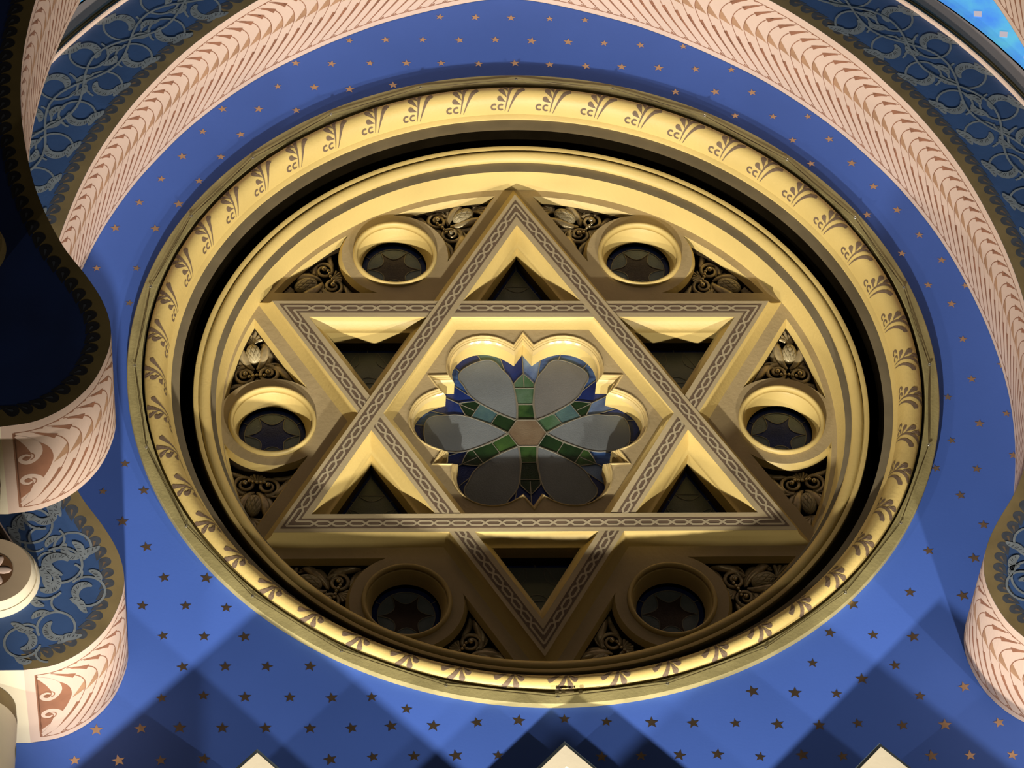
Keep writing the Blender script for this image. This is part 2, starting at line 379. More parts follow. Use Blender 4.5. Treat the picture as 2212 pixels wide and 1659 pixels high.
o = m.build('inner_lip', GOLD, ring, smooth=30)
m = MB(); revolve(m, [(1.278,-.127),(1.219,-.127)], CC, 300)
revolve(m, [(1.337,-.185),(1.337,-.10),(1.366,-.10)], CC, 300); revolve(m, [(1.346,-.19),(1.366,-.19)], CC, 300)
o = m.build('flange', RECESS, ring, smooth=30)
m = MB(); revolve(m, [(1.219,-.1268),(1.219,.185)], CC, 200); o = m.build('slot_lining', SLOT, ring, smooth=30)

# ------------------------------------------------------------------ tracery disc
trac = empty('star_tracery', W(0, 0, -1.17), 'round gold plaster tracery holding the six pointed star, round openings and flower window', 'tracery')
m = MB()
revolve(m, [(1.165,.17),(1.172,-.06),(1.1745,-.086),(1.172,-.0905),(1.164,-.0910),(1.1565,-.0870),(1.1545,-.078),(1.1535,-.0775),(1.152,-.082),(1.1475,-.0885),(1.141,-.0905),(1.133,-.0890),(1.125,-.0840),(1.118,-.0765),(1.1140,-.068),(1.1150,-.0625),(1.122,-.060),(1.142,-.058),(1.142,-.034)], CC, 280)
m.build('disc_moulding', GOLD, trac, smooth=40)
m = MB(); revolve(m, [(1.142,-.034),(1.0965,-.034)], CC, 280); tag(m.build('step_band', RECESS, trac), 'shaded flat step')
m = MB(); revolve(m, [(1.0965,-.034),(1.0955,-.028),(1.085,.022),(1.078,.045)], CC, 280); m.build('inner_cove', GOLD, trac, smooth=50)
YB = .045; YH = .036
A_O = .515; A_I = .440; CH = .032
def hexagram(ap):            # outline of two triangles with apothem ap
    R = 2*ap; r = R/math.sqrt(3); out = []
    for k in range(6):
        a = radians(90+60*k); out.append(pol(R, a)); out.append(pol(r, a+radians(30)))
    return out
def tri_tip(k, inset):       # triangular opening inside a star point (direction 90+60k)
    a = radians(90+60*k); ax = Vector((cos(a), sin(a))); sd = Vector((-ax.y, ax.x))
    R = 2*(A_I); b = A_O; h = R-b                        # apex distance and base distance
    R2 = R-2*inset; b2 = b+inset; hw = (R2-b2)/math.sqrt(3)
    P = [ax*R2, ax*b2+sd*hw, ax*b2-sd*hw]; return [(p.x, p.y) for p in P]
def hexa(ap): return [pol(ap/cos(pi/6), radians(60*k)) for k in range(6)]
face = MB()
fill(face, [hexagram(A_O), hexa(A_I)]+[tri_tip(k, 0) for k in range(6)], 0.)
# stencilled chain bands, the upright triangle passes over the inverted one
def lay(n): return -.0007*n
def band(mb, tri_rot, lo, hi, y, mi, cuts=None):
    for s in range(3):
        na = radians(tri_rot+120*s); n_ = Vector((cos(na), sin(na))); t_ = Vector((-n_.y, n_.x))
        def hw(ap): return ap*math.sqrt(3)
        segs = [(-1, 1)] if not cuts else cuts
        for c in segs:
            a = [(-hw(lo) if c[0] == -1 else c[0]), (hw(lo) if c[1] == 1 else c[1])]
            b = [(-hw(hi) if c[0] == -1 else c[0]), (hw(hi) if c[1] == 1 else c[1])]
            P = [n_*lo+t_*a[0], n_*lo+t_*a[1], n_*hi+t_*b[1], n_*hi+t_*b[0]]
            mb.add([W(p.x, y, p.y) for p in P], [(0, 1, 2, 3)], mi)
def chain(mb, tri_rot, y, mi):
    c0 = .4805; h = .0096; hwid = c0*math.sqrt(3); per = .0572; n = 2*round(hwid*2/per/2)-1
    for s in range(3):
        na = radians(tri_rot+120*s); n_ = Vector((cos(na), sin(na))); t_ = Vector((-n_.y, n_.x))
        def sf(u, v): p = n_*(c0+v)+t_*u; return W(p.x, y, p.y)
        L = hwid-.021; N = round(2*L/per); P_ = 2*L/N
        for sg in (1, -1):
            pts = []; q = sg; sf = (lambda u, v, n_=n_, t_=t_, yy=y-(.00015 if sg > 0 else 0): W((n_*(c0+v)+t_*u).x, yy, (n_*(c0+v)+t_*u).y))
            for i in range(N):
                u0 = -L+i*P_
                pts += [(u0+P_*.22, q*h), (u0+P_*.78, q*h)]; q = -q
            pts = [(-(c0+sg*h)*math.sqrt(3), sg*h)]+pts[1:-1]+[((c0+pts[-1][1])*math.sqrt(3), pts[-1][1])]
            stroke2(mb, pts, .0076, sf, mi)
band(face, 90, .4600, .5005, lay(1), 1); chain(face, 90, lay(2), 2)     # inverted triangle: sides at 90,210,330
band(face, 30, .4400, .5150, lay(3), 0); band(face, 30, .4600, .5005, lay(4), 1); chain(face, 30, lay(5), 2)
STRAND = mat('tan_strand_paint', (.60,.50,.32), .6, var=.1)
fo = face.build('star_band', [TAN, BROWN, STRAND], trac, recalc=False); tag(fo, 'raised six pointed star with a brown and tan chain border')
ch = MB()
def cove(lo, f, y1, c, n=5):      # concave bevel rows from the face edge inward
    rows = []
    for i in range(n+1):
        t = i/n; rows.append((f(c*(1-cos(t*pi/2))*1.0 if False else c*t**1.5), y1*(t**.8)))
    return rows
for k in range(6):
    walls(ch, None, cove(None, lambda d, k=k: tri_tip(k, d), .045, .031))
    walls(ch, None, [(tri_tip(k, .031), .045), (tri_tip(k, .035), .047), (tri_tip(k, .038), .10)])
walls(ch, None, cove(None, lambda d: hexa(A_I-d), YH, .030))
walls(ch, None, cove(None, lambda d: hexagram(A_O+d), YB, CH))
ch.build('star_bevel', GOLD, trac, smooth=50)
for k in range(6):
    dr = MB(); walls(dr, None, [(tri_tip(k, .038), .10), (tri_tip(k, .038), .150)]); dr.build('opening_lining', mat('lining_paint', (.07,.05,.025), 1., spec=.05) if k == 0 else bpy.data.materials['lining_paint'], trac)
# ground plate
OC = [pol(.893, radians(60*k)) for k in range(6)]
RF = 1.065; LN = A_O+.077; RO = .193
def spandrel(k, sg):
    """three-sided void beside oculus k on side sg, in plane coordinates"""
    a = radians(60*k); oc = .893
    # work in a local frame where the oculus lies on +x and the void on +z (sg=+1)
    n60 = Vector((cos(radians(30)), -sin(radians(30))))      # normal of the star side that bounds the void
    pts = []
    # star side line: n.p = LN with n at +30 deg ; oculus arc ; frame arc
    def on_line(z): return ((LN-z*n60.y)/n60.x, z)
    # intersection line-frame
    d = n60*LN; t = Vector((-n60.y, n60.x)); q = math.sqrt(RF**2-LN**2); A = d+t*q
    # line-oculus
    o = Vector((oc, 0)); w_ = o-d; pr = w_.dot(t); di = abs(w_.dot(n60)); B = d+t*(pr+math.sqrt(max(RO**2-di**2, 0)))
    # frame-oculus
    x = (RF**2-RO**2+oc**2)/(2*oc); C_ = Vector((x, math.sqrt(max(RF**2-x*x, 0))))
    nA = 12
    P = [A.lerp(B, i/nA) for i in range(nA)]
    b0 = atan2(B.y, B.x-oc); b1 = atan2(C_.y, C_.x-oc)
    P += [o+Vector((cos(b0+(b1-b0)*i/16), sin(b0+(b1-b0)*i/16)))*RO for i in range(16)]
    c0 = atan2(C_.y, C_.x); c1 = atan2(A.y, A.x)
    P += [Vector((cos(c0+(c1-c0)*i/16), sin(c0+(c1-c0)*i/16)))*RF for i in range(16)]
    out = []
    for p in P:
        z = p.y*sg; out.append((p.x*cos(a)-z*sin(a), p.x*sin(a)+z*cos(a)))
    if sg > 0: out.reverse()
    return out
gp = MB(); sp = [spandrel(k, sg) for k in range(6) for sg in (1, -1)]
def orient(L):
    A = sum(L[i-1][0]*L[i][1]-L[i][0]*L[i-1][1] for i in range(len(L)))
    return L if A > 0 else list(reversed(L))
sp = [orient(L) for L in sp]
def soff(L, d):   # inward offset keeping cusps tame
    return offset(L, d, 2.2)
OR = .153
fill(gp, [circ(1.082, 220, CC), hexagram(A_O+CH-.001)]+[circ(OR, 72, c) for c in OC]+sp, YB)
gp.build('ground_plate', OCHRE, trac)
for L in sp:
    vo = MB(); walls(vo, None, [(L, YB), (soff(L, .009), YB+.016), (soff(L, .012), YB+.024)]); vo.build('void_bevel', GOLD, trac, smooth=40)
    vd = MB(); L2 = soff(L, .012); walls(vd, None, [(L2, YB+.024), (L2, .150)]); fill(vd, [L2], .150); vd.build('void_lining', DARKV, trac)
OCN = ['right', 'upper right', 'upper left', 'left', 'lower left', 'lower right']
for k, c in enumerate(OC):
    q = MB(); revolve(q, [(OR,YB),(.1530,.040),(.1505,.0325),(.146,.0295),(.1415,.0305),(.1385,.0345),(.1370,.041),(.1372,.047),(.1395,.050),(.1340,.0505),(.1320,.054),(.128,.068),(.1215,.088),(.1175,.104),(.1165,.108)], c, 96)
    q.build('oculus_moulding', GOLD, trac, smooth=50)
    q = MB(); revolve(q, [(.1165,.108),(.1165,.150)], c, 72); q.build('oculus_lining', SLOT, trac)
# flower panel inside the hexagon
def flower(d=0., n=14):
    """six-lobed opening with V notches; d>0 grows the outline"""
    base = []
    b0, a = .116, .284
    for k in range(6):
        ph = radians(60*k)
        cl = Vector(pol(.31, ph-radians(30-5.9))); cr = Vector(pol(.31, ph+radians(30-5.9)))
        V = Vector(pol(.36, ph+radians(30))); o = Vector(pol(a, ph))
        t0 = atan2(*(cl-o).yx); t1 = atan2(*(cr-o).yx)
        while t1 < t0: t1 += 2*pi
        if t1-t0 < pi: pass
        rr0 = (cl-o).length
        for i in range(n+1):
            t = t0+(t1-t0)*i/n; f = abs(2*i/n-1); r = b0+(rr0-b0)*f**6
            base.append((o.x+r*cos(t), o.y+r*sin(t)))
        base.append((V.x, V.y))
    base = orient(base)
    return base if d == 0 else offset(base, -d, 2.4)
F0 = flower(0)
fl = MB(); F1 = flower(.021)
fill(fl, [hexa(A_I-.030), F1], YH); fl.build('flower_panel', OCHRE, trac)
fm = MB()
walls(fm, None, [(F1, YH), (flower(.0195), YH-.004), (flower(.0165), YH-.004), (flower(.0150), YH+.004), (flower(.0120), YH+.004), (flower(.0105), YH+.011), (flower(.0075), YH+.0115), (flower(.0055), YH+.015), (flower(.002), YH+.019), (flower(.0002), YH+.026)])
tag(fm.build('flower_moulding', mat('glossy_gold_paint', (.80,.62,.28), .22, metal=.25, var=.1), trac, smooth=35), 'stepped glossy gold moulding round the flower opening')
fm = MB(); walls(fm, None, [(flower(.0002), YH+.026), (F0, .124)]); fm.build('flower_reveal', GOLD, trac, smooth=30)

# ------------------------------------------------------------------ stained glass
def pane(name, pts, y, mt, parent, th=.004):
    q = MB(); pts = orient(pts); fill(q, [pts], y); walls(q, None, [(pts, y), (pts, y+th)]); return q.build(name, mt, parent)
def came(mb, pts, y, w=.0042, closed=False):
    if closed: pts = pts+[pts[0]]
    tube(mb, [W(p[0], y, p[1]) for p in pts], w*.5*S, 6, 0, flat=.6)
YG = .118
fg = empty('flower_window', W(0, YG, -.38), 'six petalled stained glass flower with amber hexagon centre inside the star', 'stained glass window')
def radial(L, a):     # radius of outline L at angle a
    best = 0
    d = Vector((cos(a), sin(a)))
    for i in range(len(L)):
        p = Vector(L[i-1]); q = Vector(L[i]); e = q-p; den = d.x*e.y-d.y*e.x
        if abs(den) < 1e-12: continue
        t = (p.x*e.y-p.y*e.x)/den; u = (p.x*d.y-p.y*d.x)/den
        if t > 0 and -1e-6 <= u <= 1+1e-6: best = max(best, t)
    return best
cm = MB()
def hx(k): return pol(.068, radians(60*k))
FO = flower(.004)
for k in range(6):
    ph = 60*k; cuts = [-30, -17, -6, 9, 19, 30]
    cols = {0:[G_LITE,G_MID,G_DEEP,G_DEEP,G_DEEP], 1:[G_DEEP,G_MID,G_MID,G_MID,G_LITE], 2:[G_DEEP,G_TEAL,G_DEEP,G_MID,G_DEEP], 3:[G_DEEP,G_MID,G_DEEP,G_DEEP,G_DEEP], 4:[G_DEEP,G_DEEP,G_DEEP,G_DEEP,G_DEEP], 5:[G_DEEP,G_DEEP,G_DEEP,G_DEEP,G_LITE]}[k]
    if k == 0: cols = [G_MID, G_DEEP, G_DEEP, G_DEEP, G_LITE]
    if k == 1: cols = [G_DEEP, G_MID, G_MID, G_MID, G_LITE]
    for i in range(5):
        a0, a1 = radians(ph+cuts[i]), radians(ph+cuts[i+1]); n = 9
        pts = [pol(.13, a0+(a1-a0)*(n-j)/n) for j in range(n+1)]+[pol(radial(FO, a0+(a1-a0)*j/n)*.999, a0+(a1-a0)*j/n) for j in range(n+1)]
        pane('border_pane', pts, YG, cols[i], fg)
        came(cm, [pol(.21, a0), pol(radial(FO, a0)*.998, a0)], YG-.002, .0034)
    a = radians(ph); ux = Vector((cos(a), sin(a))); uy = Vector((-ux.y, ux.x))
    half = [(.070,.0),(.10,.022),(.15,.050),(.205,.0745),(.245,.0835),(.27,.082),(.295,.079),(.325,.078),(.348,.064),(.360,.036),(.3635,.0)]
    half = [tuple(v) for v in catmull(half, 3)]
    P = half+[(x, -y) for x, y in reversed(half[1:-1])]
    P = [tuple(ux*x+uy*y) for x, y in P]
    pane('petal', P, YG-.0035, G_PETW if k in (1,) else G_PETAL, fg); came(cm, P, YG-.0045, .0042, True)
    b = radians(ph+30); ux = Vector((cos(b), sin(b))); uy = Vector((-ux.y, ux.x))
    cs = {0:[G_PALEG,G_TEAL,G_DKGRN], 1:[G_GREEN,G_PALEG,G_PALEG], 2:[G_DKGRN,G_TEAL,G_DKGRN], 3:[G_GREEN,G_DKGRN,G_DKGRN], 4:[G_GREEN,G_DKGRN,G_DKGRN], 5:[G_DKGRN,G_DKGRN,G_GREEN]}[k]
    secs = [(.059, .031, .13, .027), (.13, .027, .205, .0355)]
    for (r0, w0, r1, w1), mt in zip(secs, cs):
        Q = [(r0, w0), (r1, w1), (r1, -w1), (r0, -w0)]
        P = [tuple(ux*x+uy*y) for x, y in Q]; pane('leaf_pane', P, YG-.002, mt, fg)
        came(cm, [tuple(ux*r1+uy*w1), tuple(ux*r1-uy*w1)], YG-.0035, .003)
    Q = [(.205, .0355), (.226, .036), (.250, .019), (.272, 0), (.250, -.019), (.226, -.036), (.205, -.0355)]
    P = [tuple(ux*x+uy*y) for x, y in Q]; pane('leaf_pane', P, YG-.002, cs[2], fg)
    Q = [(.059, .031), (.13, .027), (.205, .0355)]+Q[1:6]+[(.205, -.0355), (.13, -.027), (.059, -.031)]
    came(cm, [tuple(ux*x+uy*y) for x, y in Q], YG-.004, .0038)
    came(cm, [tuple(ux*.272), tuple(ux*.358)], YG-.003, .0036)
P = [hx(k) for k in range(6)]; pane('centre_pane', P, YG-.005, G_AMBER, fg); came(cm, P, YG-.006, .0042, True)
cm.build('lead_cames', LEAD, fg, smooth=60)
bkp = MB(); fill(bkp, [circ(.43, 60)], YG+.012); bkp.build('backing', SLOT, fg)
# six round windows
LBL = ['round stained glass window with a navy star centre at the right of the star', 'round stained glass window with a brown star centre at the upper right of the star',
       'round window with a dark brown star centre at the upper left of the star', 'round stained glass window with a navy star centre at the left of the star',
       'dim round stained glass window in shadow at the lower left of the star', 'dim round stained glass window in shadow at the lower right of the star']
for k, c in enumerate(OC):
    g = empty('round_window', W(c[0], .125, c[1]-.11), LBL[k], 'stained glass window', 'round windows around the star')
    yg = .128
    q = MB(); fill(q, [circ(.1165, 60, c), circ(.098, 60, c)], yg); q.build('border_pane', G_NAVY, g)
    st = []; R0 = .0975
    L6 = []
    for j in range(6):
        a = radians(90+60*j); lo = Vector(pol(R0*.985, a-radians(30), c)); hi = Vector(pol(R0*.985, a+radians(30), c)); tt = (hi-lo); mid = (lo+hi)/2
        dn = (Vector(c)-mid).normalized(); n = 12
        inn = [lo.lerp(hi, i/n)+dn*(.034*sin(pi*i/n)) for i in range(n+1)]
        out = [Vector(pol(R0, a+radians(30)-radians(60)*i/n, c)) for i in range(n+1)]
        L6.append([tuple(v) for v in inn+out[1:-1]]); st += [tuple(v) for v in inn[:-1]]
    for L in L6: pane('lens_pane', L, yg-.001, G_LENS, g)
    pane('star_pane', st, yg-.001, G_STARN if k in (0, 3) else G_STARB, g)
    q = MB(); came(q, circ(R0, 48, c), yg-.003, .0034, True)
    for L in L6: came(q, L[:13], yg-.003, .003)
    for j in range(3): a = radians(30+120*j); came(q, [pol(R0, a, c), pol(.1165, a, c)], yg-.003, .003)
    q.build('lead_cames', LEAD, g, smooth=60)
# six triangular windows
TL = ['dark triangular leaded window in the top point of the star', 'dark triangular leaded window in the upper left point of the star', 'dark triangular leaded window in the lower left point of the star',
      'shadowed triangular leaded window in the bottom point of the star', 'dark triangular leaded window in the lower right point of the star', 'dark triangular leaded window in the upper right point of the star']
for k in range(6):
    T = tri_tip(k, .038); cx = sum(p[0] for p in T)/3; cz = sum(p[1] for p in T)/3
    g = empty('triangular_window', W(cx, .146, cz-.08), TL[k], 'stained glass window', 'triangular windows in the star points')
    yg = .144; T2 = tri_tip(k, .049)
    q = MB(); fill(q, [T, T2], yg); q.build('border_pane', G_NAVY, g)
    pane('smoke_pane', T2, yg-.001, G_SMOKE, g, .002)
    q = MB(); came(q, T2, yg-.002, .0032, True)
    C0 = Vector((cx, cz))
    for j in range(3):
        A, B, C_ = Vector(T2[j]), Vector(T2[(j+1) % 3]), Vector(T2[(j+2) % 3])
        came(q, [tuple(A.lerp(B, .36)), tuple(A.lerp(C_, .36))], yg-.003, .0028)
        came(q, bez([tuple(A.lerp(B, .36)), tuple(C0.lerp(A, .1)), tuple(A.lerp(C_, .36))], 8), yg-.003, .0026)
        came(q, [tuple(Vector(T[j])), tuple(A)], yg-.002, .0028); came(q, [tuple(Vector(T[j]).lerp(Vector(T[(j+1)%3]), .5)), tuple(A.lerp(B, .5))], yg-.002, .0028)
    q.build('lead_cames', LEAD, g, smooth=60)

# ------------------------------------------------------------------ carved pineapple ornaments
# drawn once in a local frame (u across, v towards the point, h height above the bed), fruit centre at the origin
def ornament(root, F):
    def T(u, v, h): return F(u, v, h)
    def sweep(mb, P2, rad, h=None, n=8, flat=.8):
        P3 = [T(p[0], p[1], (h(i/(len(P2)-1)) if h else .0)) for i, p in enumerate(P2)]
        tube(mb, P3, rad, n, 0, flat)
    q = MB()
    # fruit: ellipsoid with raised diamond net
    rows = []; NU, NV = 96, 60
    for i in range(NV+1):
        a = -pi/2+pi*i/NV; row = []
        for k in range(NU):
            b = 2*pi*k/NU; d = min(abs(sin(5*b+i*.19)), abs(sin(5*b-i*.19))); rr = .93-.16*(1-min(1, d*2.6))
            row.append(T(.0275*cos(a)*cos(b)*rr, .041*sin(a), .012+.0275*cos(a)*sin(b)*rr))
        rows.append(row)
    q.grid(rows, 0, close=True); f = q.build('fruit', FRUIT, root, smooth=50); tag(f, 'pale pineapple with a scored diamond skin')
    q = MB()
    for i in range(7):
        a = radians(90+(i-3)*27); L = (.062, .056, .052)[min(2, abs(i-3))] if abs(i-3) < 3 else .045
        P2 = bez([(0, .043), (.010*cos(a), .06), (L*cos(a)*.8, .043+L*sin(a)*.9+.008)], 8)
        sweep(q, P2, lambda t: (.0035+.0045*sin(pi*min(1, t*1.0)*.8))*S, lambda t: .004+.012*t)
    ball(q, T(0, .108, .012), .0075*S, nu=10, nv=8)
    q.build('crown', CARV, root, smooth=60)
    for sg in (1, -1):
        q = MB()
        P2 = bez([(sg*.004,-.058),(sg*.030,-.042),(sg*.034,-.008),(sg*.040,.024),(sg*.064,.050),(sg*.036,.046)], 16)
        sweep(q, P2, lambda t: (.004+.0130*sin(pi*t)**.8)*S, lambda t: .004+.012*sin(pi*t), 10, .7)
        P2 = bez([(sg*.006,-.060),(sg*.060,-.040),(sg*.070,.000),(sg*.050,.034),(sg*.030,.050)], 16)
        sweep(q, P2, lambda t: (.004+.0085*sin(pi*t)**.8)*S, lambda t: -.002+.004*sin(pi*t), 10, .7)
        q.build('calyx_leaf', CARV, root, smooth=60)
        q = MB()
        c = (sg*.037, -.083); sp_ = []
        for i in range(34):
            t = i/33; a = pi*.5+sg*(-t*3.9*pi*.82) ; r = .031*(1-t)**.8+.006; sp_.append((c[0]+r*cos(a), c[1]+r*sin(a)))
        sweep(q, sp_, lambda t: (.0080-.0035*t)*S, lambda t: .006+.006*t, 8, .9)
        v_ = q.build('volute', CARV, root, smooth=60)
        q = MB(); ball(q, T(c[0], c[1], .020), .0092*S, nu=14, nv=10); tag(q.build('boss', BOSSM, v_, smooth=80), 'shiny round boss')
        q = MB()
        P2 = bez([(sg*.030,-.060),(sg*.085,-.045),(sg*.098,-.085),(sg*.098,-.120),(sg*.138,-.118),(sg*.132,-.138)], 18)
        sweep(q, P2, lambda t: (.005+.0150*sin(pi*min(1,t*1.05))**.9)*S, lambda t: .0+.008*sin(pi*t), 10, .65)
        P2 = bez([(sg*.035,-.112),(sg*.060,-.128),(sg*.082,-.110),(sg*.098,-.132),(sg*.122,-.142)], 14)
        sweep(q, P2, lambda t: (.004+.007*sin(pi*t))*S, lambda t: .002, 8, .8)
        P2 = bez([(sg*.034,-.048),(sg*.075,-.030),(sg*.105,-.060),(sg*.112,-.105),(sg*.140,-.112)], 14)
        sweep(q, P2, lambda t: (.0025+.003*sin(pi*t))*S, lambda t: .008, 6, 1.)
        q.build('wing_leaf', CARV, root, smooth=60)
    for i in range(5):
        q = MB(); ball(q, T((i-2)*.0125, -.0905-.0015*abs(i-2), .017), .0063*S, nu=10, nv=8); q.build('bead', BOSSM, root, smooth=80)
    q = MB()
    for i in range(5):
        a = radians(-90+(i-2)*24)
        sweep(q, [(0, -.098), (.016*cos(a), -.105+.010*sin(a)), (.030*cos(a), -.102+.030*sin(a))], lambda t: (.0035+.002*t)*S, lambda t: .004, 6)
    q.build('fan', CARV, root, smooth=60)
FRUIT = mat('pale_gilt_fruit', (.66,.55,.32), .45, metal=.15, var=.2, vscale=20)
CARV = BRONZE
BOSSM = mat('polished_gilt', (.72,.60,.36), .22, metal=.75, var=.1)
POS = {(0,1):'above the right round window', (0,-1):'below the right round window', (1,1):'left of the upper right round window', (1,-1):'right of the upper right round window',
       (2,1):'left of the upper left round window', (2,-1):'right of the upper left round window', (3,1):'below the left round window', (3,-1):'above the left round window',
       (4,1):'right of the lower left round window', (4,-1):'left of the lower left round window', (5,1):'right of the lower right round window', (5,-1):'left of the lower right round window'}
YO = .098
proto = None
for k in range(6):
    for sg in (1, -1):
        a = radians(60*k)
        # local frame: fruit centre and axis for the void on the +z side of the oculus on +x
        c = Vector((.9585, .336)); ax = Vector((.012, .10)).normalized(); ux = Vector((ax.y, -ax.x))
        def loc2(x, z): z = z*sg; return (x*cos(a)-z*sin(a), x*sin(a)+z*cos(a))
        o2 = loc2(*c)
        if proto is None:
            root = empty('carved_pineapple', W(o2[0], YO, o2[1]), None, None)
            def F(u, v, h):
                p = c+(ux*u+ax*v)*1.08; q2 = loc2(p.x, p.y); return W(q2[0], YO-h, q2[1])
            ornament(root, F); proto = root; a_p = a; sg_p = sg
        else:
            root = proto.copy(); COL.objects.link(root)
            for chd in list(proto.children):
                c1 = chd.copy(); COL.objects.link(c1); c1.parent = root
                for g2 in chd.children:
                    c2 = g2.copy(); COL.objects.link(c2); c2.parent = c1
            root.location = W(o2[0], YO, o2[1])
            # rotate about the wall normal (design x,z plane -> rotation about Y), mirror through a half turn equivalent
            root.rotation_euler = (0, -(a if sg > 0 else a), 0)
            if sg < 0: root.scale = (1, 1, -1)
        lit = 'gilt pineapple carving with curled leaves, '+POS[(k, sg)]
        tag(root, lit, 'carved ornament', 'gilt pineapple carvings beside the round windows')
# ------------------------------------------------------------------ cable round the rim
cab = empty('rim_cable', W(CC[0], -.24, CC[1]-1.37), 'thin dark wire strung through small eye hooks round the olive rim', 'cable')
wr = MB(); ang = [90+15*k for k in range(24)]
for off in (0, 1):
    for i in range(24):
        a0, a1 = radians(ang[i]), radians(ang[i]+15); r = 1.369
        p0 = pol(r, a0, CC); p1 = pol(r, a1, CC); am = (a0+a1)/2; sag = (-.0045 if off else .003)
        P = []
        for j in range(9):
            t = j/8; x = p0[0]*(1-t)+p1[0]*t; z = p0[1]*(1-t)+p1[1]*t; k_ = sin(pi*t)*sag
            P.append(W(x+cos(am)*k_*.6, -.2415-.001*off, z-abs(k_)*.6*off))
        tube(wr, P, .0011*S, 5, 0, caps=False)
wr.build('wire', WIRE, cab)
for i in range(24):
    p = pol(1.369, radians(ang[i]), CC); q = MB()
    tube(q, [W(p[0], -.236, p[1]+.004), W(p[0], -.2440, p[1]+.003)], .0017*S, 6)
    ring_ = [W(p[0]+.0042*cos(t), -.2445, p[1]-.002+.0042*sin(t)) for t in [radians(90-300*j/12) for j in range(13)]]
    tube(q, ring_, .0014*S, 6); q.build('eye_hook', STEEL, cab, smooth=60)
q = MB(); a = radians(-89)
tube(q, [W(-.035+.06*j/6+.035, -.246, CC[1]-1.3545) for j in range(7)], .0042*S, 8)
for dx in (.0, .02, .075): box(q, dx, dx+.012, -.25, -.243, CC[1]-1.361, CC[1]-1.349)
q.build('turnbuckle', WIRE, cab)

# ------------------------------------------------------------------ arches
def arch_face(mb, y, mats_navy, mats_border, mats_leaf, outer, bw=.062):
    """flat face outside the opening curve"""
    pts = [arcp(LEN*i/420) for i in range(421)]
    inner = [(p.x, p.y) for p in pts]
    loop = inner+outer
    fill(mb, [loop], y, 0)
def face_map(y, lift=.0004):
    def f(s, t): p = arcp(s)+arcn(s)*t; return W(p.x, y-lift, p.y)
    return f
def border(mb, y, bw, mi_b, mi_l, mi_c, s0=.03, per=.049):
    M1 = face_map(y, .0002); M2 = face_map(y, .0004); M3 = face_map(y, .0006)
    N = 560; A = []; B = []
    for i in range(N+1):
        s = LEN*i/N; A.append(M1(s, .0005)); B.append(M1(s, bw))
    mb.grid([A, B], mi_b)
    n = int((LEN-.06)/per)
    for k in range(n):
        s = s0+k*per; sg = 1 if s < LEN/2 else -1
        drop(mb, (s-.026*sg, bw+.014), (s+.010*sg, bw-.010), .040, M2, mi_l)
        drop(mb, (s-.010*sg, bw+.003), (s+.008*sg, bw-.008), .0085, M3, mi_c)
def crescent(mb, P2, w, surf1, surf2, mi, mh, nh=9):
    stroke2(mb, P2, lambda t: w*sin(pi*min(1, max(0, t*.93+.05)))**.7+.002, surf1, mi)
    n = len(P2)
    for i in range(nh):
        t = .14+.72*i/(nh-1); j = int(t*(n-1)); p = Vector(P2[j]); d = (Vector(P2[min(j+1, n-1)])-Vector(P2[max(j-1, 0)])).normalized(); nn = Vector((-d.y, d.x))
        h = w*.36*sin(pi*t)**.6
        stroke2(mb, [tuple(p-nn*h*.2-d*.003), tuple(p+nn*h+d*.003)], .0022, surf2, mh)
def scroll(mb, c, r, rot, flip, surf1, surf2, mi, mh):
    """one acanthus scroll: open ring of stem, two hatched leaf crescents within, a tail leaf"""
    def R(p): x, z = p[0], p[1]*flip; return (c[0]+x*cos(rot)-z*sin(rot), c[1]+x*sin(rot)+z*cos(rot))
    stroke2(mb, [R(p) for p in arc((0, 0), r, 200, -95, 26)], .0078, surf1, mi)
    def up(f, q): return lambda x, z: f(x, z)+Vector((0, -q*S, 0))
    s0_, h0 = surf1, surf2; surf1 = up(s0_, .00012)
    stroke2(mb, [R(p) for p in arc((-r*1.55, -r*.1), r*.62, 10, 130, 10)], .0072, surf1, mi)
    surf1 = up(s0_, .00024); surf2 = up(s0_, .00032)
    crescent(mb, [R(p) for p in arc((r*.05, -r*.12), r*.56, -70, -250, 16)], r*.46, surf1, surf2, mi, mh)
    surf1 = up(s0_, .00036); surf2 = up(s0_, .00044)
    crescent(mb, [R(p) for p in bez([(0, -r*.98), (r*.45, -r*.5), (r*.75, -r*.9), (r*1.25, -r*.75)], 12)], r*.42, surf1, surf2, mi, mh, 6)
    surf1 = up(s0_, .00048); surf2 = up(s0_, .00056)
    crescent(mb, [R(p) for p in bez([(-r*.2, r*1.0), (-r*.8, r*1.25), (-r*1.15, r*.8)], 10)], r*.36, surf1, surf2, mi, mh, 5)
